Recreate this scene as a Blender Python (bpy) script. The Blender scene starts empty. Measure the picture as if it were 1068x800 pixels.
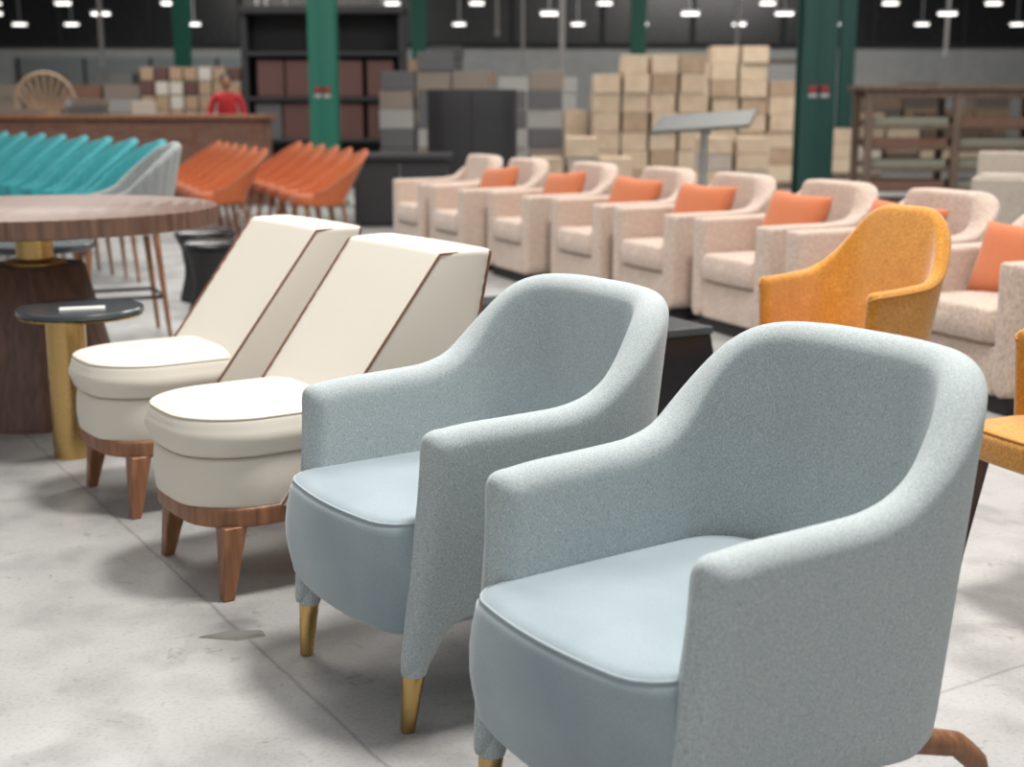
import bpy, bmesh, math, random
import numpy as np
from mathutils import Vector, Matrix
random.seed(7)
sc=bpy.context.scene
try:
    sc.view_settings.view_transform='Standard'
    sc.view_settings.look='None'
except Exception: pass
COL=sc.collection
# ------------------------------------------------------------ materials
def _new(name):
    m=bpy.data.materials.new(name); m.use_nodes=True
    nt=m.node_tree; b=nt.nodes['Principled BSDF']; return m,nt,b
def plain(name,c,rough=.6,metal=0,coat=0):
    m,nt,b=_new(name); b.inputs['Base Color'].default_value=(*c,1)
    b.inputs['Roughness'].default_value=rough; b.inputs['Metallic'].default_value=metal
    b.inputs['Coat Weight'].default_value=coat
    n=nt.nodes.new('ShaderNodeTexNoise'); n.inputs['Scale'].default_value=9
    tc=nt.nodes.new('ShaderNodeTexCoord'); nt.links.new(tc.outputs['Object'],n.inputs['Vector'])
    mr=nt.nodes.new('ShaderNodeMapRange'); mr.inputs['To Min'].default_value=max(0,rough-.08); mr.inputs['To Max'].default_value=min(1,rough+.08)
    nt.links.new(n.outputs['Fac'],mr.inputs['Value']); nt.links.new(mr.outputs[0],b.inputs['Roughness'])
    return m
def fabric(name,c1,c2,fine=260,big=5,bump=.25,sheen=.3,stretch=(1,1,1),bigamt=.35,rough=.9,c3=None,bdist=.001):
    m,nt,b=_new(name); L=nt.links.new
    tc=nt.nodes.new('ShaderNodeTexCoord'); mp=nt.nodes.new('ShaderNodeMapping'); mp.inputs['Scale'].default_value=stretch
    L(tc.outputs['Object'],mp.inputs['Vector'])
    n=nt.nodes.new('ShaderNodeTexNoise'); n.inputs['Scale'].default_value=fine; n.inputs['Detail'].default_value=3
    L(mp.outputs[0],n.inputs['Vector'])
    r=nt.nodes.new('ShaderNodeValToRGB'); r.color_ramp.elements[0].position=.3; r.color_ramp.elements[1].position=.7
    r.color_ramp.elements[0].color=(*c1,1); r.color_ramp.elements[1].color=(*c2,1); L(n.outputs['Fac'],r.inputs['Fac'])
    n2=nt.nodes.new('ShaderNodeTexNoise'); n2.inputs['Scale'].default_value=big; n2.inputs['Detail'].default_value=3
    L(tc.outputs['Object'],n2.inputs['Vector'])
    mx=nt.nodes.new('ShaderNodeMix'); mx.data_type='RGBA'; mx.blend_type='MIX'
    r2=nt.nodes.new('ShaderNodeMapRange'); r2.inputs['From Min'].default_value=.4; r2.inputs['From Max'].default_value=.75; r2.inputs['To Max'].default_value=bigamt
    L(n2.outputs['Fac'],r2.inputs['Value']); L(r2.outputs[0],mx.inputs['Factor'])
    L(r.outputs['Color'],mx.inputs['A']); mx.inputs['B'].default_value=(*(c3 or c1),1)
    L(mx.outputs['Result'],b.inputs['Base Color'])
    b.inputs['Roughness'].default_value=rough; b.inputs['Sheen Weight'].default_value=sheen; b.inputs['Sheen Roughness'].default_value=.5
    b.inputs['Specular IOR Level'].default_value=.2
    bp=nt.nodes.new('ShaderNodeBump'); bp.inputs['Strength'].default_value=bump; bp.inputs['Distance'].default_value=bdist
    L(n.outputs['Fac'],bp.inputs['Height']); L(bp.outputs[0],b.inputs['Normal'])
    return m
def wood(name,c1,c2,scale=6,rough=.45,axis=(8,8,.8)):
    m,nt,b=_new(name); L=nt.links.new
    tc=nt.nodes.new('ShaderNodeTexCoord'); mp=nt.nodes.new('ShaderNodeMapping'); mp.inputs['Scale'].default_value=axis
    L(tc.outputs['Object'],mp.inputs['Vector'])
    n=nt.nodes.new('ShaderNodeTexNoise'); n.inputs['Scale'].default_value=scale; n.inputs['Detail'].default_value=6; n.inputs['Distortion'].default_value=.6
    L(mp.outputs[0],n.inputs['Vector'])
    r=nt.nodes.new('ShaderNodeValToRGB'); r.color_ramp.elements[0].position=.3; r.color_ramp.elements[1].position=.7
    r.color_ramp.elements[0].color=(*c1,1); r.color_ramp.elements[1].color=(*c2,1)
    L(n.outputs['Fac'],r.inputs['Fac']); L(r.outputs['Color'],b.inputs['Base Color']); b.inputs['Roughness'].default_value=rough
    return m
def emis(name,c,s):
    m,nt,b=_new(name); b.inputs['Base Color'].default_value=(*c,1); b.inputs['Emission Color'].default_value=(*c,1); b.inputs['Emission Strength'].default_value=s; return m
M=dict(
 blue=fabric('blue_linen',(.29,.345,.365),(.575,.63,.64),470,3,.8,.2,(1,1,.5),.12),
 blueseat=fabric('blue_velvet',(.28,.355,.395),(.345,.42,.455),300,3.5,.15,.5,(1,1,1),.75,.8,(.20,.265,.315)),
 piping=plain('blue_piping',(.36,.42,.45),.8),
 white=fabric('cream_leather',(.69,.65,.575),(.72,.68,.605),300,3,.04,.05,(1,1,1),.3,.45,(.67,.63,.55)),
 brownpipe=plain('rust_piping',(.20,.085,.05),.6),
 creampipe=plain('cream_piping',(.54,.50,.43),.6),
 pink=fabric('pink_chenille',(.40,.30,.245),(.68,.55,.465),95,8,1.0,.4,(1,1,.6),.25,.9,None,.003),
 yellow=fabric('mustard_velvet',(.44,.175,.018),(.70,.335,.055),120,6,.7,.5,(1,1,1),.55,.9,(.42,.165,.015),.002),
 ypipe=plain('mustard_piping',(.42,.18,.03),.7),
 orange=fabric('orange_leather',(.42,.105,.04),(.50,.145,.06),60,6,.1,.1),
 pillow=fabric('rust_pillow',(.48,.14,.06),(.57,.195,.09),200,8,.2,.2),
 turq=fabric('turquoise_fabric',(.03,.23,.26),(.06,.31,.34),80,6,.2,.1),
 grey=fabric('grey_fabric',(.20,.215,.215),(.29,.31,.31),80,6,.2,.2),
 palegrey=fabric('pale_fabric',(.50,.52,.51),(.60,.62,.60),60,6,.2,.2),
 legwood=wood('walnut_leg',(.16,.065,.03),(.34,.16,.08)),
 darkwood=wood('dark_walnut',(.045,.022,.014),(.11,.055,.035),5),
 tablewood=wood('table_walnut',(.085,.045,.032),(.16,.088,.06),5),
 counterwood=wood('counter_wood',(.14,.065,.045),(.23,.12,.085),3,.5,(1,1,6)),
 rackwood=wood('rack_wood',(.10,.065,.045),(.19,.13,.10),3),
 brass=plain('brushed_brass',(.55,.37,.15),.28,1),
 black=plain('black_lacquer',(.012,.012,.015),.25),
 blackm=plain('black_matte',(.02,.02,.023),.6),
 plinth=plain('plinth_black',(.025,.022,.022),.7),
 green=plain('green_steel',(.012,.16,.11),.5),
 dgreen=plain('dark_green_steel',(.01,.06,.05),.5),
 red=plain('red_sign',(.28,.03,.03),.5), signw=plain('white_sign',(.4,.4,.4),.5),
 card=fabric('cardboard',(.50,.38,.27),(.60,.48,.36),8,1.2,.05,0,(1,1,1),.6,.9,(.68,.57,.44)),
 card2=fabric('brown_cardboard',(.36,.26,.18),(.46,.34,.24),8,1.2,.05,0,(1,1,1),.5,.9),
 wrap=plain('grey_wrap',(.10,.10,.105),.35), wrapl=plain('light_wrap',(.30,.295,.285),.4),
 taupe=plain('taupe_wrap',(.22,.18,.15),.5),
 beige=fabric('beige_canvas',(.40,.35,.30),(.48,.42,.37),30,2,.1,.1),
 steel=plain('steel',(.45,.46,.47),.35,.8),
 sgrey=plain('slate_top',(.10,.105,.10),.45),
 darktop=plain('dark_stone_top',(.055,.065,.075),.22),
 paper=plain('paper',(.8,.8,.78),.7),
 redbrown=plain('red_brown_panel',(.10,.045,.04),.5),
 olive=plain('olive_panel',(.24,.24,.19),.5),
 wicker=wood('wicker',(.26,.17,.11),(.42,.30,.2),12),
 tile=plain('mosaic_white',(.5,.46,.41),.5),
 lamp=emis('lamp_glow',(1,.97,.92),3.2),
)
# ------------------------------------------------------------ mesh helpers
def empty(name,loc=(0,0,0),rz=0):
    o=bpy.data.objects.new(name,None); o.location=loc; o.rotation_euler=(0,0,rz); o.empty_display_size=.1; COL.objects.link(o); return o
def mk(name,v,f,mat,parent=None,smooth=True,sub=0,bevel=0,loc=(0,0,0),rot=(0,0,0),mats=None,fm=None,autos=None):
    me=bpy.data.meshes.new(name); me.from_pydata([tuple(map(float,p)) for p in v],[],f); me.validate()
    bm=bmesh.new(); bm.from_mesh(me); bmesh.ops.recalc_face_normals(bm,faces=bm.faces); bm.to_mesh(me); bm.free()
    for m_ in (mats or [mat]): me.materials.append(m_)
    if fm:
        for p,i in zip(me.polygons,fm): p.material_index=i
    for p in me.polygons: p.use_smooth=smooth
    o=bpy.data.objects.new(name,me); COL.objects.link(o); o.location=loc; o.rotation_euler=rot
    if parent: o.parent=parent
    if bevel:
        b=o.modifiers.new('bev','BEVEL'); b.width=bevel; b.segments=3; b.limit_method='ANGLE'
    if sub:
        s=o.modifiers.new('sub','SUBSURF'); s.levels=sub; s.render_levels=sub
    if autos:
        e=o.modifiers.new('es','EDGE_SPLIT'); e.split_angle=math.radians(autos)
    return o
CV=[(-1,-1,-1),(1,-1,-1),(1,1,-1),(-1,1,-1),(-1,-1,1),(1,-1,1),(1,1,1),(-1,1,1)]
CF=[(0,3,2,1),(4,5,6,7),(0,1,5,4),(1,2,6,5),(2,3,7,6),(3,0,4,7)]
def boxes(name,items,mats,parent=None,bevel=.004,loc=(0,0,0),rz=0):
    v=[];f=[];fm=[]
    for it in items:
        (cx,cy,cz),(sx,sy,sz)=it[0],it[1]; mi=it[2] if len(it)>2 else 0; r=it[3] if len(it)>3 else 0
        rx=it[4] if len(it)>4 else 0
        R=Matrix.Rotation(r,3,'Z')@Matrix.Rotation(rx,3,'X'); b=len(v)
        for c in CV:
            p=R@Vector((c[0]*sx/2,c[1]*sy/2,c[2]*sz/2)); v.append((p.x+cx,p.y+cy,p.z+cz))
        for q in CF: f.append(tuple(b+i for i in q)); fm.append(mi)
    return mk(name,v,f,None,parent,False,0,bevel,loc,(0,0,rz),mats,fm)
def box(name,c,s,mat,parent=None,bevel=.004,r=0,rx=0): return boxes(name,[(c,s,0,r,rx)],[mat],parent,bevel)
def lathe(name,prof,mat,parent=None,loc=(0,0,0),n=48,flute=0,nf=0):
    v=[];f=[]
    for r,z in prof:
        for i in range(n):
            a=2*math.pi*i/n; rr=r*(1+flute*math.cos(nf*a)) if flute else r
            v.append((rr*math.cos(a),rr*math.sin(a),z))
    for k in range(len(prof)-1):
        for i in range(n):
            j=(i+1)%n; f.append((k*n+i,k*n+j,(k+1)*n+j,(k+1)*n+i))
    f.append(tuple(range(n))); f.append(tuple((len(prof)-1)*n+i for i in range(n)))
    return mk(name,v,f,mat,parent,True,0,0,loc,autos=40)
def pipe(name,pts,r,mat,parent=None,cyc=False,radii=None,poly=True):
    cu=bpy.data.curves.new(name,'CURVE'); cu.dimensions='3D'; cu.bevel_depth=r; cu.bevel_resolution=3; cu.use_fill_caps=True
    s=cu.splines.new('POLY'); s.points.add(len(pts)-1)
    for i,p in enumerate(pts):
        s.points[i].co=(*map(float,p),1)
        if radii: s.points[i].radius=radii[i]
    s.use_cyclic_u=cyc; cu.materials.append(mat)
    o=bpy.data.objects.new(name,cu); COL.objects.link(o)
    if parent: o.parent=parent
    return o
def leg(name,p0,w0,p1,w1,mat,parent,n=16,square=False):
    p0=Vector(p0);p1=Vector(p1); v=[];f=[]
    K=5
    if square: n=4
    for k in range(K):
        t=k/(K-1); c=p0.lerp(p1,t); w=w0+(w1-w0)*t
        for i in range(n):
            a=2*math.pi*i/n+(math.pi/4 if square else 0); q=w*(1.414 if square else 1)
            v.append((c.x+q*math.cos(a),c.y+q*math.sin(a),c.z))
    for k in range(K-1):
        for i in range(n):
            j=(i+1)%n; f.append((k*n+i,k*n+j,(k+1)*n+j,(k+1)*n+i))
    f.append(tuple(range(n))); f.append(tuple((K-1)*n+i for i in range(n)))
    return mk(name,v,f,mat,parent,not square,0,.004)
def resample(pts,N,closed=False):
    P=np.array(pts,float)
    if closed: P=np.vstack([P,P[:1]])
    d=np.r_[0,np.cumsum(np.linalg.norm(np.diff(P,axis=0),axis=1))]
    s=np.linspace(0,d[-1],N+1) if closed else np.linspace(0,d[-1],N)
    out=np.stack([np.interp(s,d,P[:,k]) for k in range(P.shape[1])],1)
    return (out[:-1] if closed else out), d[-1]
def roundrect(hw,y0,y1,rf,rb,bulge=0,N=72,hwb=None,bulgeb=0):
    hwb=hwb or hw; pts=[]
    def arc(cx,cy,r,a0,a1,k=9):
        for i in range(k):
            a=math.radians(a0+(a1-a0)*i/(k-1)); pts.append((cx+r*math.cos(a),cy+r*math.sin(a)))
    arc(hw-rf,y0+rf,rf,-90,0); arc(hwb-rb,y1-rb,rb,0,90); arc(-hwb+rb,y1-rb,rb,90,180); arc(-hw+rf,y0+rf,rf,180,270)
    P,_=resample(pts,N,True)
    ym=(y0+y1)/2
    for p in P:
        w=max(0,(ym-p[1])/(ym-y0)); p[1]-=bulge*(1-min(1,(p[0]/hw))**2)*min(1,w)
        w=max(0,(p[1]-ym)/(y1-ym)); p[1]+=bulgeb*(1-min(1,(abs(p[0])/hwb))**2)*min(1,w)
    return P
def normals2(P,closed=True):
    if closed: T=np.roll(P,-1,0)-np.roll(P,1,0)
    else: T=np.gradient(P,axis=0)
    T/=np.linalg.norm(T,axis=1)[:,None]+1e-9
    return np.stack([T[:,1],-T[:,0]],1),T
def cushion(name,P,z0,z1,r,mat,parent=None,dome=.015,pipe_mat=None,pipe_r=.004,rb=None,belly=0,taper=0):
    Nn,_=normals2(P); rb=rb or r; c=P.mean(0); rings=[]
    for k in range(5):
        a=math.pi/2*k/4; rings.append((rb*(1-math.sin(a))+taper,z0+rb*(1-math.cos(a))))
    for k in range(1,5):
        t=k/5; rings.append((-belly*math.sin(math.pi*t)+taper*(1-t),z0+rb+(z1-r-z0-rb)*t))
    for k in range(5):
        a=math.pi/2*k/4; rings.append((r*(1-math.cos(a)),z1-r+r*math.sin(a)))
    v=[];f=[];n=len(P)
    for d,z in rings:
        for p,q in zip(P,Nn): v.append((p[0]-q[0]*d,p[1]-q[1]*d,z))
    top=P-Nn*r
    for s in (.9,.75,.5,.25):
        for p in top:
            pp=c+(p-c)*s; v.append((pp[0],pp[1],z1+dome*(1-s**2)))
    K=len(rings)+4
    for k in range(K-1):
        for i in range(n):
            j=(i+1)%n; f.append((k*n+i,k*n+j,(k+1)*n+j,(k+1)*n+i))
    v.append((c[0],c[1],z1+dome)); ci=len(v)-1
    for i in range(n): f.append(((K-1)*n+i,(K-1)*n+(i+1)%n,ci))
    f.append(tuple(range(n)))
    o=mk(name,v,f,mat,parent,True)
    if pipe_mat:
        pp=P-Nn*(r*.3)
        pipe(name+'_piping',[(p[0],p[1],z1-r*.28) for p in pp],pipe_r,pipe_mat,parent,True)
    return o
def smooth(a,k):
    a=np.array(a,float)
    for _ in range(k):
        b=np.r_[a[0],a,a[-1]]; a=(b[:-2]+2*b[1:-1]+b[2:])/4
    return a
def ushell(name,hwf,hw,yf,yb,R,thick,ztab,zbtab,mat,parent,lean=0,flare=0,zref=.4,n=96,thf=None,rib=0,nrib=24,sm=5,endr=None,pipe_mat=None,backbow=0,q=None,slant=0):
    pts=[(hwf,yf),(hw,yb-R)]
    for i in range(1,13):
        a=math.pi/2*i/12; pts.append((hw-R+R*math.cos(a),yb-R+R*math.sin(a)))
    pts+= [(-x,y) for x,y in pts[::-1]]
    P,L=resample(pts,n+1); Nn,T=normals2(P,False)
    P[:,1]+=backbow*(1-(P[:,0]/hw)**2)*np.clip((P[:,1]-yf)/(yb-yf),0,1)**4
    s=np.linspace(0,L,n+1); d=np.minimum(s,L-s)
    zt=smooth(np.interp(d,*zip(*ztab)),sm); zb=smooth(np.interp(d,*zip(*zbtab)),1)
    thf=thf or (lambda z,dd:thick)
    v=[];f=[];K=9;J=10
    def section(i,es,sh,dz):
        c=P[i];nn=Nn[i];t=T[i];a=zt[i]-dz;b=zb[i]; r=thf(a,d[i])/2; row=[]
        qq=min(q or r,r); loop=[]
        for k in range(K): 
            z=b+(a-qq-b)*k/(K-1); loop.append((thf(z,d[i])/2,z,1))
        for j in range(1,J//2+1):
            an=math.pi/2*j/(J//2); loop.append((r-qq+qq*math.cos(an)-(1e-4 if j==J//2 else 0),a-qq+qq*math.sin(an),0))
        for j in range(0,J//2):
            an=math.pi/2+math.pi/2*j/(J//2); loop.append((-(r-qq)+qq*math.cos(an)-1e-4,a-qq+qq*math.sin(an),0))
        for k in range(K-1,-1,-1):
            z=b+(a-qq-b)*k/(K-1); loop.append((-thf(z,d[i])/2,z,-1))
        w=min(1,max(0,(c[1]-yf)/(yb-yf))); wf=max(0,1-d[i]/.16)
        for off,z,sd in loop:
            rr=0
            if rib: rr=rib*abs(math.sin(math.pi*nrib*s[i]/L))*(sd if sd else (math.copysign(1,off) if abs(off)>.3*r else 0))
            o=off*es+flare*(z-zref)+rr
            row.append((c[0]+nn[0]*o+t[0]*sh, c[1]+nn[1]*o+t[1]*sh+lean*(z-zref)*w-slant*wf*max(0,.55-z), z))
        return row
    rad=endr or thick*.5; secs=[]
    E=(82,60,38,18)
    for ph in E:
        p=math.radians(ph); secs.append(section(0,math.cos(p),-rad*math.sin(p),rad*.6*(1-math.cos(p))))
    for i in range(n+1): secs.append(section(i,1,0,0))
    for ph in E[::-1]:
        p=math.radians(ph); secs.append(section(n,math.cos(p),rad*math.sin(p),rad*.6*(1-math.cos(p))))
    m=len(secs[0])
    for qx in secs: v+=qx
    for k in range(len(secs)-1):
        for i in range(m):
            j=(i+1)%m; f.append((k*m+i,k*m+j,(k+1)*m+j,(k+1)*m+i))
    f.append(tuple(range(m))); f.append(tuple((len(secs)-1)*m+i for i in range(m)))
    o=mk(name,v,f,mat,parent,True,1)
    if pipe_mat:
        pipe(name+'_piping',[qx[K] for qx in secs],.004,pipe_mat,parent)
    return o
def dup(root,loc,rz,scale=None):
    r=root.copy(); r.location=loc; r.rotation_euler=(0,0,rz); COL.objects.link(r)
    for c in root.children:
        q=c.copy(); COL.objects.link(q); q.parent=r
    if scale: r.scale=scale
    return r
TH=math.radians(-56)
# ------------------------------------------------------------ room
m,nt,b=_new('concrete_floor'); L=nt.links.new
tc=nt.nodes.new('ShaderNodeTexCoord')
def noise(s,d=6,dist=0):
    n=nt.nodes.new('ShaderNodeTexNoise'); n.inputs['Scale'].default_value=s; n.inputs['Detail'].default_value=d; n.inputs['Distortion'].default_value=dist
    L(tc.outputs['Object'],n.inputs['Vector']); return n
def ramp(src,a,b_,ca,cb):
    r=nt.nodes.new('ShaderNodeValToRGB'); r.color_ramp.elements[0].position=a; r.color_ramp.elements[1].position=b_
    r.color_ramp.elements[0].color=(*ca,1); r.color_ramp.elements[1].color=(*cb,1); L(src,r.inputs['Fac']); return r
def mul(A,B,f=1):
    x=nt.nodes.new('ShaderNodeMix'); x.data_type='RGBA'; x.blend_type='MULTIPLY'; x.inputs['Factor'].default_value=f
    L(A,x.inputs['A']); L(B,x.inputs['B']); return x.outputs['Result']
a=ramp(noise(1.1,8,.6).outputs['Fac'],.3,.7,(.285,.285,.285),(.42,.418,.412))
g=ramp(noise(5,8,.3).outputs['Fac'],.30,.55,(.76,.76,.76),(1,1,1))
h=ramp(noise(90,4).outputs['Fac'],.3,.5,(.84,.84,.84),(1,1,1))
c=mul(mul(a.outputs[0],g.outputs[0]),h.outputs[0])
st=ramp(noise(2.6,10,1.0).outputs['Fac'],.56,.70,(1,1,1),(.66,.66,.66)); c=mul(c,st.outputs[0])
st=ramp(noise(16,6,1.5).outputs['Fac'],.64,.72,(1,1,1),(.72,.72,.71)); c=mul(c,st.outputs[0])
# control joints parallel / perpendicular to the row of chairs (line through (-1.0,3.7) and (-.26,2.5))
dx,dy=(-1.0+.26),(3.7-2.5); ln=math.hypot(dx,dy); nx,ny=dy/ln,-dx/ln
nn=noise(9,3)
def joint(ax,ay,off,per,w,dk=.6):
    dt=nt.nodes.new('ShaderNodeVectorMath'); dt.operation='DOT_PRODUCT'; L(tc.outputs['Object'],dt.inputs[0]); dt.inputs[1].default_value=(ax,ay,0)
    ad=nt.nodes.new('ShaderNodeMath'); ad.operation='MULTIPLY_ADD'; L(nn.outputs['Fac'],ad.inputs[0]); ad.inputs[1].default_value=.02; L(dt.outputs['Value'],ad.inputs[2])
    a1=nt.nodes.new('ShaderNodeMath'); a1.operation='SUBTRACT'; a1.inputs[1].default_value=off+.01; L(ad.outputs[0],a1.inputs[0])
    p=nt.nodes.new('ShaderNodeMath'); p.operation='PINGPONG'; p.inputs[1].default_value=per; L(a1.outputs[0],p.inputs[0])
    return ramp(p.outputs[0],w*.35,w,(dk,dk,dk*.99),(1,1,1))
c=mul(c,joint(nx,ny,-1.0*nx+3.7*ny,3.4,.006,.62).outputs[0]); c=mul(c,joint(-ny,nx,1.9,5.2,.006,.7).outputs[0])
L(c,b.inputs['Base Color'])
rr=nt.nodes.new('ShaderNodeMapRange'); rr.inputs['From Min'].default_value=.35; rr.inputs['From Max'].default_value=.65; rr.inputs['To Min'].default_value=.32; rr.inputs['To Max'].default_value=.62
L(noise(2.2,6,.5).outputs['Fac'],rr.inputs['Value']); L(rr.outputs[0],b.inputs['Roughness'])
bp=nt.nodes.new('ShaderNodeBump'); bp.inputs['Strength'].default_value=.2; bp.inputs['Distance'].default_value=.003
L(noise(40,6).outputs['Fac'],bp.inputs['Height']); L(bp.outputs[0],b.inputs['Normal'])
mk('floor',[(-20,-8,0),(20,-8,0),(20,46,0),(-20,46,0)],[(0,1,2,3)],m,None,False)
wallm=fabric('grey_painted_wall',(.34,.35,.35),(.40,.41,.41),3,.4,.02,0,(1,1,1),.5,.9,(.28,.30,.31))
glassd=plain('dark_glazing',(.012,.013,.015),.25)
dark=plain('dark_ceiling',(.015,.016,.018),.8)
boxes('wall_back',[((0,46.15,1.6),(40,.3,3.2),0),((0,46.15,5.7),(40,.3,5.0),1)]+
      [((x,45.95,5.6),(.14,.12,4.8),2) for x in range(-18,20,3)]+[((0,45.95,3.25),(40,.16,.16),2),((0,45.95,5.4),(40,.12,.12),2)],[wallm,glassd,dark])
boxes('wall_left',[((-20.15,19,1.6),(.3,54,3.2),0),((-20.15,19,5.7),(.3,54,5.0),1)],[wallm,glassd])
boxes('wall_right',[((20.15,19,1.6),(.3,54,3.2),0),((20.15,19,5.7),(.3,54,5.0),1)],[wallm,glassd])
boxes('ceiling',[((0,30,8.25),(40,32,.1),0)]+[((0,y,7.95),(40,.2,.45),0) for y in range(16,46,5)],[dark],None,0)
boxes('trim_1',[((0,45.9,.1),(40,.1,.2))],[dark])
boxes('door_1',[((9.8,45.9,1.4),(3.0,.08,2.8),0),((9.8,45.86,1.4),(2.6,.06,2.5),1)],[M['rackwood'],M['signw']])
boxes('window_1',[((-12,45.9,2.1),(9,.08,1.5),0)]+[((-12+d,45.85,2.1),(.08,.08,1.5),1) for d in (-4.4,-2.2,0,2.2,4.4)],[plain('grey_glass',(.22,.25,.26),.15),M['blackm']])
# ------------------------------------------------------------ steel columns
def column(x,y,w,mat,sign=False):
    it=[((0,-w*.42,4.1),(w,w*.12,8.2),0),((0,w*.42,4.1),(w,w*.12,8.2),0),((0,0,4.1),(w*.14,w*.8,8.2),0),((0,0,.03),(w*1.5,w*1.5,.06),0),
        ((0,-w*.5,3.1),(w*.12,.02,6.1),0)]
    if sign: it+=[((0,-w*.5,1.50),(w*.6,.02,.07),1),((0,-w*.5,1.42),(w*.6,.02,.05),2)]
    return boxes('steel_column',it,[mat,M['red'],M['signw']],None,.006,(x,y,0))
column(-2.46,18,.35,M['green'],True); column(3.75,17,.42,M['dgreen'],True)
column(-2.28,34,.36,M['green']); column(3.1,34,.36,M['green']); column(-8.1,34,.36,M['green']); column(6.30,26,.26,M['dgreen'])
for x,y,w,zc in ((1.05,29,.12,1.62),(5.2,32,.09,2.2),(-.35,33,.08,3.0),(-8.9,30,.08,2.2),(-6.6,36,.08,2.6),(.3,38,.08,2.4),(8.2,35,.08,2.4),(11.3,36,.08,2.6)):
    boxes('electrical_conduit',[((x,y,(zc+8.2)/2),(w,w*.9,8.2-zc)),((x,y,zc),(w*1.4,w*1.3,.16))],[M['wrapl']])
# pendant lamps
its=[]
for r_,(Y,Z,step,ph) in enumerate([(31,3.30,3.8,.4),(37,3.95,3.2,1.2),(42,3.70,2.9,.1)]):
    x=-15+ph
    while x<16:
        its.append(((x,Y,Z),(.36,.2,.04),0)); its.append(((x,Y,(Z+8.2)/2+.04),(.03,.03,8.2-Z),1)); its.append(((x,Y,Z+.05),(.40,.24,.06),1)); x+=step*random.uniform(.5,1.4)
boxes('pendant_lamps',its,[M['lamp'],M['steel']],None,0)
# ------------------------------------------------------------ BLUE ARMCHAIR
def blue_chair():
    R=empty('armchair')
    def thf(z,d):
        full=.084
        w=max(0,min(1,(d-.035)/.08)); t=max(0,min(1,(z-.12)/.30)); t=t*t*(3-2*t); lo=.050+(.084-.050)*t
        return lo*(1-w)+full*w
    zt=[(0,.655),(.06,.662),(.16,.664),(.29,.668),(.36,.685),(.41,.72),(.455,.78),(.50,.84),(.545,.872),(.60,.884),(.70,.89),(2,.892)]
    zb=[(0,.13),(.018,.13),(.026,.17),(.036,.20),(.05,.222),(.075,.236),(.12,.24),(.6,.19),(2,.18)]
    ushell('frame_shell',.270,.290,-.232,.335,.15,.084,zt,zb,M['blue'],R,lean=.075,flare=.045,zref=.42,n=170,thf=thf,sm=9,endr=.038,backbow=.012,slant=.12)
    P=roundrect(.262,-.335,.30,.075,.12,.035)
    cushion('seat',P,.20,.465,.035,M['blueseat'],R,.015,M['piping'],.003,.06,.012)
    for sx,nm in ((1,'r'),(-1,'l')):
        leg('front_leg_post_'+nm,(sx*.262,-.245,.26),.034,(sx*.252,-.283,.125),.0255,M['blue'],R,24)
        leg('front_leg_tip_'+nm,(sx*.2525,-.282,.135),.0245,(sx*.246,-.297,0),.016,M['brass'],R,24)
        pts=[(sx*.20,.20,.21),(sx*.235,.31,.19),(sx*.258,.39,.17),(sx*.270,.43,.13),(sx*.277,.445,.07),(sx*.28,.452,.014)]
        pipe('rear_leg_'+nm,resample(pts,20)[0],.024,M['legwood'],R,False,[1.15-.35*i/19 for i in range(20)])
    return R
b1=blue_chair(); b1.location=(.337,2.24,0); b1.rotation_euler=(0,0,TH)
b2=dup(b1,(-.113,3.011,0),TH)
# ------------------------------------------------------------ WHITE CHAIR
def white_chair():
    R=empty('slipper_chair')
    P=roundrect(.25,-.34,.37,.14,.04,.03,hwb=.268); cushion('wood_base',P,.195,.25,.008,M['legwood'],R,0)
    for sx in (1,-1):
        leg('front_leg',(sx*.205,-.275,.20),.033,(sx*.228,-.305,0),.016,M['legwood'],R,square=True)
        leg('rear_leg',(sx*.205,.31,.20),.033,(sx*.228,.36,0),.016,M['legwood'],R,square=True)
    P=roundrect(.247,-.35,.30,.17,.05,.03); cushion('seat_block',P,.245,.385,.022,M['white'],R,0,M['creampipe'],.003,.01,.004)
    P=roundrect(.250,-.357,.20,.17,.05,.035); cushion('seat_cushion',P,.383,.498,.03,M['white'],R,.016,M['creampipe'],.0035,.024,.010)
    zf=[(.245,-.155),(.475,.020),(.69,.185),(.895,.342),(.93,.367)]
    zr=[(.245,.385),(.60,.45),(.90,.505),(.93,.505)]
    N=140; rings=[]; pipes={1:[],-1:[]}; rear={1:[],-1:[]}; ZT=.903
    zs=list(np.linspace(.245,ZT-.017,18))+[ZT-.009,ZT-.003,ZT]
    for k,z in enumerate(zs):
        t=(z-.245)/.67; hf=.260+.018*t; hr=.270+.034*t; ins=[0,.004,.012][k-18] if k>=18 else 0
        y0=float(np.interp(z,*zip(*zf)))+ins; y1=float(np.interp(z,*zip(*zr)))-ins
        rings.append(roundrect(hf-ins,y0,y1,.010,.03,-.012,N,hr-ins,.015))
        if k<=18:
            for s in (1,-1): pipes[s].append((s*(hf-.001),y0+.001,z)); rear[s].append((s*(hr-.007),y1-.007,z))
    v=[];f=[]
    for P,z in zip(rings,zs):
        for p in P: v.append((p[0],p[1],z))
    for k in range(len(zs)-1):
        for i in range(N):
            j=(i+1)%N; f.append((k*N+i,k*N+j,(k+1)*N+j,(k+1)*N+i))
    f.append(tuple(range(N))); f.append(tuple((len(zs)-1)*N+i for i in range(N)))
    mk('back',v,f,M['white'],R,True,autos=50)
    for s in (1,-1):
        pr=rear[s][-1]
        pts=pipes[s]+[(pr[0]*.97,pr[1]-.04,ZT-.006)]+[pr]+rear[s][::-1][1:]
        pipe('wing_piping',pts,.0038,M['brownpipe'],R)
    return R
w1=white_chair(); w1.location=(-.638,3.77,0); w1.rotation_euler=(0,0,TH)
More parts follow.
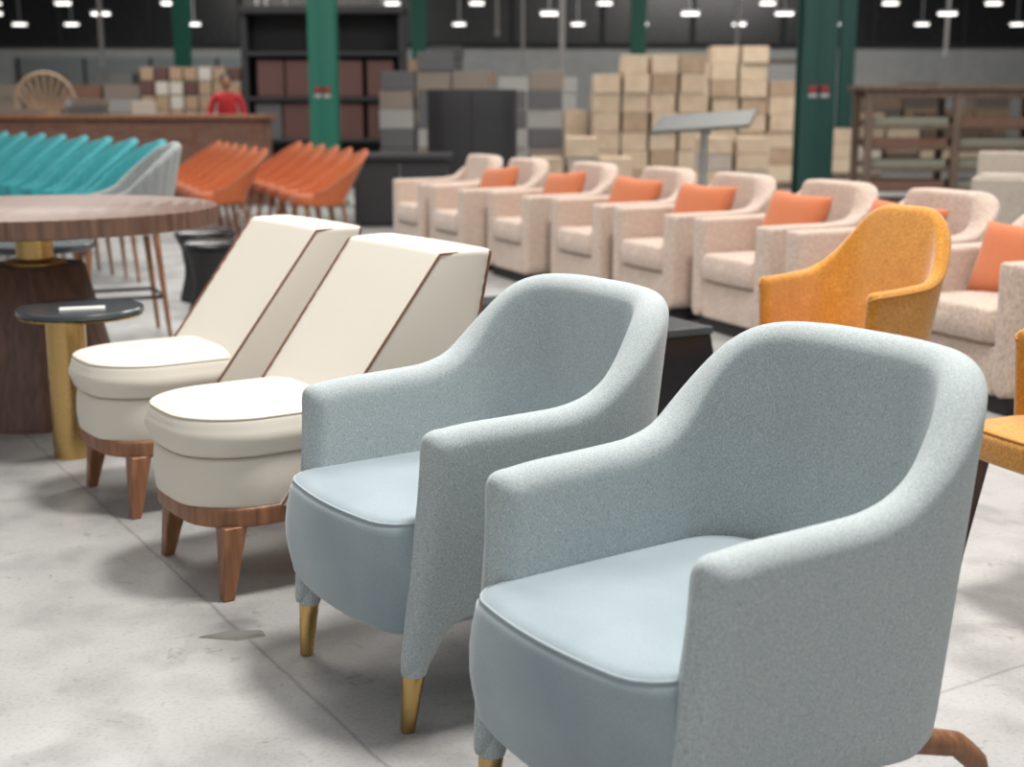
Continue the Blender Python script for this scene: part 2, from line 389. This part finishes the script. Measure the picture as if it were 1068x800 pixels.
dup(w1,(-1.086,4.50,0),TH)
# ------------------------------------------------------------ PINK ARMCHAIRS
def pink_chair():
    R=empty('club_armchair')
    zt=[(0,.655),(.44,.66),(.55,.672),(.61,.715),(.655,.79),(.70,.85),(.76,.872),(3,.877)]
    ushell('frame_shell',.330,.330,-.35,.345,.085,.135,zt,[(0,.075),(3,.075)],M['pink'],R,lean=.05,flare=0,n=100,sm=3,endr=.024,q=.026)
    P=roundrect(.272,-.375,.27,.03,.05,.005); cushion('seat_cushion',P,.30,.455,.03,M['pink'],R,.015,None,.004,.015,.006)
    box('seat_rail',(0,-.05,.185),(.55,.62,.22),M['pink'],R,.015)
    box('plinth',(0,.0,.04),(.70,.68,.08),M['plinth'],R,.005)
    return R
p3=pink_chair(); TP=math.radians(-67)
FR=[(1.344,7.236),(2.07,5.52),(1.72,6.378),(.935,8.09),(.55,8.95),(.08,9.8),(-.42,10.6),(-.80,11.45)]
def pillow(name,parent_loc,rz,lx,ly,lz,w=.44,tilt=22,roll=0):
    v=[];f=[];N=20
    for sgn in (1,-1):
        for i in range(N+1):
            for j in range(N+1):
                a=-1+2*i/N; b_=-1+2*j/N
                e=max(0,(1-a**4)*(1-b_**4))**.5
                x=a*w/2*(1-.07*(1-abs(b_))*abs(a)); z=b_*w*.37*(1-.08*(1-abs(a))*abs(b_))
                v.append((x,sgn*e*.07,z))
    n=(N+1)**2
    for s in (0,1):
        for i in range(N):
            for j in range(N):
                q=(s*n+i*(N+1)+j,s*n+(i+1)*(N+1)+j,s*n+(i+1)*(N+1)+j+1,s*n+i*(N+1)+j+1); f.append(q if s else q[::-1])
    o=mk(name,v,f,M['pillow'],None,True)
    bm=bmesh.new(); bm.from_mesh(o.data); bmesh.ops.remove_doubles(bm,verts=bm.verts,dist=.0005); bmesh.ops.recalc_face_normals(bm,faces=bm.faces); bm.to_mesh(o.data); bm.free()
    Rz=Matrix.Rotation(rz,3,'Z'); p=Rz@Vector((lx,ly,lz)); o.location=(parent_loc[0]+p.x,parent_loc[1]+p.y,lz)
    o.rotation_euler=(math.radians(-tilt),math.radians(roll),rz)
    return o
for i,(x,y) in enumerate(FR):
    loc=(x+.216,y+.515,0)
    if i==0: p3.location=loc; p3.rotation_euler=(0,0,TP)
    else: dup(p3,loc,TP)
    if i<7: pillow('throw_pillow',loc,TP+math.radians(12+random.uniform(-6,6)),random.uniform(-.02,.02),.085 if i!=1 else .03,.635 if i!=1 else .60,.49,22,random.uniform(-6,6))
# ------------------------------------------------------------ generic tub / dining chairs
def tub(name,mat,legm,hw=.25,yf=-.10,yb=.24,R=.17,t=.05,zt=None,zb=.38,zs=.46,seatmat=None,pm=None,lean=.2,flare=.1,rib=0,legr=.016,foot=.06,seaty=-.27,ring=False,nrib=22,seatt=.09,li=.06,sm=5):
    E=empty(name)
    ushell('shell',hw*.97,hw,yf,yb,R,t,zt,[(0,zb),(3,zb)],mat,E,lean=lean,flare=flare,zref=zs,n=88 if rib else 72,sm=sm,rib=rib,nrib=nrib,pipe_mat=pm)
    P=roundrect(hw*.97,seaty,yb-.02,.08,.12,.02); cushion('seat',P,zs-seatt,zs,.025,seatmat or mat,E,.015,pm,.004)
    for sx in (1,-1):
        for y,q in ((seaty+li+.01,-1),(yb-.07,1)):
            leg('leg',(sx*(hw-li),y,zs-seatt+.01),legr*1.25,(sx*(hw-li+foot*.5),y+q*foot,0),legr*.7,legm,E)
    if ring:
        hz=.24; k=1-hz/(zs-seatt)
        a=hw-.06+foot*.5*k; y0=seaty+.07-foot*k; y1=yb-.07+foot*k
        pipe('footrest',[(a,y0,hz),(a,y1,hz),(-a,y1,hz),(-a,y0,hz)],.011,M['blackm'],E,True)
    return E
y1=tub('tub_chair',M['yellow'],M['darkwood'],.245,-.06,.25,.11,.05,[(0,.705),(.10,.71),(.21,.72),(.27,.77),(.315,.86),(.355,.93),(.41,.955),(3,.965)],.38,.475,None,M['ypipe'],.18,.07,seaty=-.29,li=.05,sm=3)
y1.location=(1.09,4.57,0); y1.rotation_euler=(0,0,math.radians(-57))
dup(y1,(1.555,3.40,0),math.radians(-66))
o1=tub('dining_chair',M['orange'],M['legwood'],.22,-.14,.22,.18,.03,[(0,.50),(.12,.54),(.26,.70),(.38,.84),(.52,.90),(3,.91)],.36,.46,None,M['legwood'],.42,.15,legr=.017,rib=.004,nrib=18)
for r,(sx,sy,nn) in enumerate([(-1.83,13.0,6),(-2.85,13.3,6)]):
    for k in range(nn):
        if r==0 and k==0: o1.location=(sx,sy,0); o1.rotation_euler=(0,0,math.radians(-62)); continue
        dup(o1,(sx-.22*k,sy+.60*k,0),math.radians(-62+random.uniform(-4,4)))
t1=tub('channel_back_chair',M['turq'],M['legwood'],.235,-.12,.22,.19,.05,[(0,.64),(.10,.70),(.22,.88),(.33,1.01),(.5,1.055),(3,1.055)],.42,.50,None,None,.35,.09,rib=.012,seaty=-.24,foot=.03)
t1.location=(-3.05,10.1,0); t1.rotation_euler=(0,0,math.radians(-60))
for k in range(1,9): dup(t1,(-3.05-.335*k,10.1+.45*k,0),math.radians(-58))
g1=tub('bar_stool',M['grey'],M['legwood'],.24,-.12,.23,.17,.05,[(0,.80),(.12,.84),(.24,.98),(.34,1.07),(.5,1.10),(3,1.1)],.60,.68,M['palegrey'],None,.16,.06,rib=.010,ring=True,foot=.05)
g1.location=(-2.22,7.65,0); g1.rotation_euler=(0,0,math.radians(-66))
dup(g1,(-3.25,7.3,0),math.radians(-150))
# ------------------------------------------------------------ tables left
T=empty('bar_table',(-2.0,5.62,0))
lathe('top',[(.73,.812),(.755,.818),(.755,.885),(.75,.889)],M['tablewood'],T,n=480,flute=.005,nf=80)
lathe('brass_neck',[(.075,.66),(.075,.813)],M['brass'],T); lathe('brass_collar',[(.13,.65),(.13,.66),(.08,.675)],M['brass'],T)
lathe('base',[(.35,0),(.35,.02),(.20,.64),(.19,.652)],M['tablewood'],T,n=120,flute=.006,nf=30)
S=empty('side_table',(-1.60,4.93,0))
lathe('top',[(.218,.545),(.228,.55),(.228,.565),(.223,.57)],M['darktop'],S,n=72)
lathe('brass_rim',[(.222,.538),(.226,.545)],M['brass'],S,n=72)
lathe('column',[(.072,0),(.072,.54)],M['brass'],S,loc=(-.06,0,0))
boxes('paper_tag',[((-1.57,4.86,.574),(.16,.06,.006),0,.3)],[M['paper']],None,0)
T2=empty('side_table',(-2.35,6.65,0))
lathe('top',[(.26,.60),(.27,.61),(.27,.63),(.265,.635)],M['darktop'],T2,n=64); lathe('column',[(.16,0),(.15,.02),(.09,.2),(.09,.60)],M['brass'],T2)
def stool(loc):
    E=empty('drum_stool',loc)
    lathe('body',[(.17,0),(.18,.02),(.145,.16),(.14,.22),(.16,.36),(.19,.42)],M['blackm'],E)
    lathe('seat',[(.185,.42),(.20,.43),(.20,.455),(.18,.47),(.1,.475)],M['black'],E); return E
for x,y in ((-1.86,8.4),(-2.08,9.1),(-1.48,8.7),(-1.72,9.5)): stool((x,y,0))
def trap(x,y,rz,h=.49):
    E=empty('pedestal_side_table',(x,y,0),rz)
    a,b_=.20,.145
    v=[(-a,-a,0),(a,-a,0),(a,a,0),(-a,a,0),(-b_,-b_,h-.03),(b_,-b_,h-.03),(b_,b_,h-.03),(-b_,b_,h-.03)]
    mk('base',v,CF,M['black'],E,False,0,.006)
    box('top',(0,0,h-.015),(.30,.30,.03),M['darktop'],E,.004)
trap(.57,5.15,.5,.47); trap(-.02,6.3,.5,.40)
# ------------------------------------------------------------ background things
boxes('reception_counter',[((0,0,.56),(4.6,.7,1.12),0),((0,-.02,1.15),(4.75,.82,.06),1)]+[((x,-.36,.56),(.03,.02,1.0),1) for x in np.arange(-2.2,2.3,.4)],[M['counterwood'],M['legwood']],None,.01,(-5.6,18.4,0))
boxes('sideboard',[((0,0,.5),(3.0,.6,.9),0),((0,0,.97),(3.1,.68,.05),1)]+[((x,0,.03),(.06,.5,.06),1) for x in (-1.3,1.3)],[M['counterwood'],M['tablewood']],None,.01,(-8.4,17.0,0))
boxes('low_cabinet',[((0,0,.38),(1.0,.9,.70),0),((0,0,.75),(1.1,1.0,.05),0),((0,0,.015),(.9,.8,.03),0),((0,-.46,.38),(.01,.01,.6),1)],[M['blackm'],M['steel']],None,.01,(-1.22,15.2,0))
it=[((-1.25,0,1.4),(.1,.6,2.8),0),((1.25,0,1.4),(.1,.6,2.8),0),((0,0,1.4),(.08,.6,2.8),0),((0,0,2.78),(2.6,.7,.12),0),((0,.3,1.4),(2.5,.04,2.7),0)]
it+=[((0,0,z),(2.5,.6,.06),0) for z in (.1,.75,1.4,2.1)]
it+=[((x,-.1,z),(.42,.3,.56),mi) for k,(x,z,mi) in enumerate([(-.85,1.72,1),(-.40,1.72,1),(.4,1.05,1),(.9,1.05,1),(.9,1.72,1),(.4,1.72,1),(-.9,1.05,2),(-.45,1.05,1)])]
boxes('display_shelving',it,[M['blackm'],M['redbrown'],M['wrap']],None,.01,(-3.0,22.2,0))
it=[]
for i in range(9):
    for k in range(8):
        it.append(((-1.1+i*.25,0,.12+k*.245),(.22,.5,.22),random.choice([0,1,0,0,2])))
boxes('crate_stack',it,[M['wicker'],M['tile'],M['redbrown']],None,.01,(-5.2,24,0))
E=empty('wicker_chair',(-6.9,20.2,0),.2)
pipe('back_hoop',[(.42*math.cos(a),0.2,1.35+.42*math.sin(a)) for a in np.linspace(0,2*math.pi,28)[:-1]],.03,M['wicker'],E,True)
for a in np.linspace(-1.2,1.2,9): pipe('back_rib',[(0,.2,.95),(.40*math.sin(a),.2,1.35+.40*math.cos(a))],.02,M['wicker'],E)
lathe('seat',[(.25,.0),(.16,.2),(.3,.42),(.32,.46)],M['wicker'],E)
pipe('stem',[(0,.2,.4),(0,.2,1.0)],.05,M['wicker'],E)
# person in red behind the counter
def person():
    R=empty('person',(-4.02,19.35,0),.15)
    def skin(name,vs,es,rs,mat,root=0):
        me=bpy.data.meshes.new(name); me.from_pydata(vs,es,[]); me.materials.append(mat)
        o=bpy.data.objects.new(name,me); COL.objects.link(o); o.parent=R
        s=o.modifiers.new('skin','SKIN'); s.use_smooth_shade=True
        for i,r in enumerate(rs):
            me.skin_vertices[0].data[i].radius=r if isinstance(r,tuple) else (r,r)
        me.skin_vertices[0].data[root].use_root=True
        u=o.modifiers.new('sub','SUBSURF'); u.levels=2; u.render_levels=2
        return o
    shirt=plain('red_shirt',(.45,.02,.03),.8); tr=plain('dark_trousers',(.02,.022,.03),.85); sk=plain('skin',(.30,.16,.10),.55); hair=plain('black_hair',(.01,.009,.008),.5); shoe=plain('shoe',(.02,.02,.02),.4)
    skin('torso',[(0,0,.95),(0,0,1.12),(0,-.01,1.30),(0,0,1.42),(0,0,1.48),(.17,0,1.41),(.24,-.02,1.16),(.17,-.2,1.10),(-.17,0,1.41),(-.25,-.02,1.16),(-.15,-.2,1.12)],
      [(0,1),(1,2),(2,3),(3,4),(3,5),(5,6),(6,7),(3,8),(8,9),(9,10)],[(.16,.11),(.145,.10),(.17,.115),(.12,.08),(.055,.055),.062,.048,.036,.062,.048,.036],shirt)
    skin('trousers',[(0,0,.98),(0,0,.90),(.095,0,.84),(.11,-.01,.48),(.12,.02,.10),(-.095,0,.84),(-.11,-.01,.48),(-.12,.02,.10)],
      [(0,1),(1,2),(2,3),(3,4),(1,5),(5,6),(6,7)],[(.155,.105),(.15,.11),.085,.06,.048,.085,.06,.048],tr)
    skin('neck',[(0,0,1.44),(0,-.01,1.53)],[(0,1)],[.05,.05],sk)
    def blob(name,c,s,mat,fn=None,seg=24):
        v=[];f=[];rg=16
        for i in range(rg+1):
            th=math.pi*i/rg
            for j in range(seg):
                ph=2*math.pi*j/seg; p=[math.sin(th)*math.cos(ph),math.sin(th)*math.sin(ph),math.cos(th)]
                if fn: p=fn(p)
                v.append((c[0]+p[0]*s[0],c[1]+p[1]*s[1],c[2]+p[2]*s[2]))
        for i in range(rg):
            for j in range(seg):
                k=(j+1)%seg; f.append((i*seg+j,i*seg+k,(i+1)*seg+k,(i+1)*seg+j))
        return mk(name,v,f,mat,R)
    def hf(p):
        x,y,z=p
        if z<0: x*=1-.28*(-z)**1.5; y=y*(1-.12*(-z))-.06*(-z)
        return [x,y,z]
    blob('head',(0,-.02,1.62),(.075,.092,.112),sk,hf)
    blob('hair',(0,.008,1.665),(.088,.102,.090),hair); 
    blob('nose',(0,-.112,1.605),(.012,.016,.022),sk,None,10); blob('mouth',(0,-.098,1.565),(.024,.01,.006),shirt,None,10)
    for sx in (1,-1):
        blob('eye',(sx*.03,-.103,1.62),(.011,.007,.006),hair,None,10); blob('ear',(sx*.076,-.01,1.61),(.01,.018,.028),sk,None,10)
        blob('shoe',(sx*.12,-.05,.05),(.05,.13,.05),shoe)
        hx,hy,hz=sx*.15,-.24,1.115
        blob('palm',(hx,hy-.02,hz),(.038,.05,.016),sk,None,12)
        for k in range(4):
            fx=hx+(k-1.5)*.018; ln=[.06,.072,.068,.052][k]
            skin('finger',[(fx,hy-.055,hz),(fx,hy-.055-ln*.5,hz+.006),(fx,hy-.055-ln,hz-.012)],[(0,1),(1,2)],[.0085,.008,.0065],sk)
        skin('thumb',[(hx-sx*.03,hy-.01,hz),(hx-sx*.055,hy-.035,hz),(hx-sx*.06,hy-.065,hz-.006)],[(0,1),(1,2)],[.011,.0095,.008],sk)
person()
def pallets(name,x0,y0,cols,mats,sx=.55,sy=.6,sz=.28,jit=.04,rz=0):
    it=[]
    for i,h in enumerate(cols):
        it.append(((i*(sx+.03),0,.06),(sx*.98,sy,.12),len(mats)-1))
        for k in range(h):
            w=sx*random.uniform(.94,1); it.append(((i*(sx+.03)+random.uniform(-jit,jit)*.4,random.uniform(-jit,jit)*.4,.12+sz*(k+.5)),(w,sy*random.uniform(.95,1),sz*.97),random.randrange(len(mats)-1),random.uniform(-.03,.03)))
    return boxes(name,it,mats,None,.006,(x0,y0,0),rz)
pallets('wrapped_pallet_stack',-1.7,20.6,[6,7,6,5,6],[M['wrap'],M['taupe'],M['wrap'],M['wrapl'],M['rackwood']],.52,.6,.28)
pallets('wrapped_pallet_stack',.1,25,[6,6],[M['wrapl'],M['wrapl'],M['rackwood']],.7,.8,.28)
pallets('cardboard_box_stack',.95,20.6,[4,4],[M['card'],M['card'],M['card'],M['rackwood']],.34,.6,.28)
pallets('cardboard_box_stack',.45,17.8,[2,3,2],[M['card'],M['beige'],M['rackwood']],.42,.6,.26)
pallets('cardboard_box_stack',1.35,19.9,[6,7,7,7],[M['card'],M['card'],M['card'],M['card2'],M['rackwood']],.38,.6,.27)
pallets('cardboard_box_stack',2.85,21.6,[7,8,8,6,5],[M['card'],M['card'],M['card'],M['card2'],M['rackwood']],.42,.6,.26)
pallets('cardboard_box_stack',2.5,16.9,[4,4],[M['card'],M['beige'],M['rackwood']],.42,.5,.2)
pallets('cardboard_box_stack',4.75,24.5,[3,2,3,2],[M['beige'],M['card'],M['rackwood']],.5,.5,.26)
pallets('wrapped_pallet_stack',-10.5,31,[7,6,7,7,5,6],[M['taupe'],M['wrapl'],M['wrap'],M['rackwood']],.8,.8,.27)
pallets('wrapped_pallet_stack',-3.6,30,[8,7,8,9,7],[M['wrap'],M['card2'],M['wrapl'],M['rackwood']],.7,.8,.27)
pallets('cardboard_box_stack',8.6,32,[5,6,4,5],[M['card2'],M['taupe'],M['rackwood']],.8,.8,.28)
# table lamp-like clutter on the counter: stacked material samples
boxes('sample_boxes',[((0,0,1.24),(.5,.3,.12),0,.1),((.05,0,1.34),(.42,.26,.08),1,-.1),((.75,.05,1.27),(.3,.3,.18),2,.2),((-.9,0,1.22),(.6,.3,.08),1,0)],[M['wrap'],M['taupe'],M['tile']],None,.005,(-5.7,18.4,0))
E=empty('curved_cabinet',(-.48,16.6,0))
P=roundrect(.54,-.35,.3,.22,.05,.08); cushion('body',P,.04,1.49,.012,M['blackm'],E,0); cushion('plinth',roundrect(.46,-.3,.26,.2,.05,.05),0,.045,.005,M['plinth'],E,0)
for x in (-.26,0,.26): box('door_gap',(x,-.435+.06*abs(x)/.26,.78),(.008,.01,1.3),M['black'],E,0)
# lectern style stand : slanted top on a post
E=empty('lectern_stand',(1.83,13.0,0),-.1)
R_=Matrix.Rotation(math.radians(-4),3,'Y')@Matrix.Rotation(math.radians(13),3,'X')
v=[]
for c_ in CV:
    p=R_@Vector((c_[0]*.46+(c_[1]*.06),c_[1]*.29,c_[2]*.018)); v.append((p.x,p.y,p.z+1.15))
mk('slanted_top',v,CF,M['sgrey'],E,False,0,.006)
boxes('bracket',[((0,0,1.10),(.16,.12,.06))],[M['blackm']],E)
lathe('post',[(.035,.02),(.035,1.10)],M['steel'],E); lathe('foot',[(.26,0),(.26,.015),(.05,.03)],M['steel'],E)
it=[]
for x in (-1.5,-.5,.5,1.5): it+=[((x,-.3,.72),(.08,.08,1.44),0),((x,.3,.72),(.08,.08,1.44),0)]
for z in (.18,1.43): it+=[((0,-.3,z),(3.1,.09,.09),0),((0,.3,z),(3.1,.09,.09),0)]
for j,z in enumerate((.38,.62,.86,1.1)):
    it+=[((0,.3,z),(3.0,.05,.06),0),((0,-.3,z-.03),(3.0,.04,.03),0)]
    for i in range(3):
        it.append(((-1+i*1.0,0,z),(.86,.5,.13),random.choice([1,2,1,1])))
it+=[((0,0,1.5),(3.2,.8,.05),0)]
boxes('wooden_rack',it,[M['rackwood'],M['olive'],M['counterwood']],None,.006,(5.6,16,0))
boxes('upholstered_bench',[((0,0,.42),(1.6,.7,.55),0),((0,.3,.75),(1.6,.14,.30),0),((0,0,.07),(1.5,.6,.14),1),((0,-.05,.70),(1.5,.5,.04),0)],[M['beige'],M['plinth']],None,.03,(4.8,11.6,0),-.4)
pallets('wrapped_pallet_stack',-9.5,26,[6,5,6,6,5],[M['wrapl'],M['taupe'],M['counterwood'],M['rackwood']],.7,.7,.26)
pallets('cardboard_box_stack',7.2,28,[4,3,4,3],[M['card'],M['rackwood'],M['rackwood']],.7,.7,.26)
mk('concrete_chip',[(-.085,-.01,.0),(-.01,.030,0),(.07,.036,0),(.085,.0,0),(.02,-.03,0),(-.07,-.008,.005),(-.008,.024,.006),(.062,.028,.005),(.07,.0,.006),(.018,-.02,.006)],
   [(0,4,3,2,1),(5,6,7,8,9),(0,1,6,5),(1,2,7,6),(2,3,8,7),(3,4,9,8),(4,0,5,9)],plain('chip_grey',(.15,.15,.135),.8),None,False,0,0,(-.70,3.16,0.0))
# ------------------------------------------------------------ lights
def area(name,loc,size,power,target,color=(1,.955,.90)):
    l=bpy.data.lights.new(name,'AREA'); l.shape='SQUARE'; l.size=size; l.energy=power; l.color=color
    o=bpy.data.objects.new(name,l); COL.objects.link(o); o.location=loc
    o.rotation_euler=(Vector(target)-Vector(loc)).to_track_quat('-Z','Y').to_euler(); return o
area('high_bay_light',(1.4,3.6,7),1.1,590,(0,3,0))
area('high_bay_light',(-3.5,9,7.2),3,380,(-2,9,0))
area('high_bay_light',(4,11,7.2),3,440,(2,9,0))
area('high_bay_light',(-6,20,7.4),5,680,(-5,19,0))
area('high_bay_light',(4,19,7.4),5,860,(3,20,0))
area('high_bay_light',(-8,36,7),6,700,(-8,40,1))
area('high_bay_light',(8,36,7),6,800,(8,40,1))
W=bpy.data.worlds.new('World'); sc.world=W; W.use_nodes=True
W.node_tree.nodes['Background'].inputs[0].default_value=(1,.985,.96,1); W.node_tree.nodes['Background'].inputs[1].default_value=.56
# ------------------------------------------------------------ camera
cd=bpy.data.cameras.new('camera'); cam=bpy.data.objects.new('camera',cd); COL.objects.link(cam)
cam.location=(0,0,1.3); cam.rotation_euler=(math.radians(90-11.70),0,0); cd.lens=47.2; cd.sensor_width=36
cd.dof.use_dof=True; cd.dof.focus_distance=2.9; cd.dof.aperture_fstop=3.0; cd.clip_end=200
sc.camera=cam
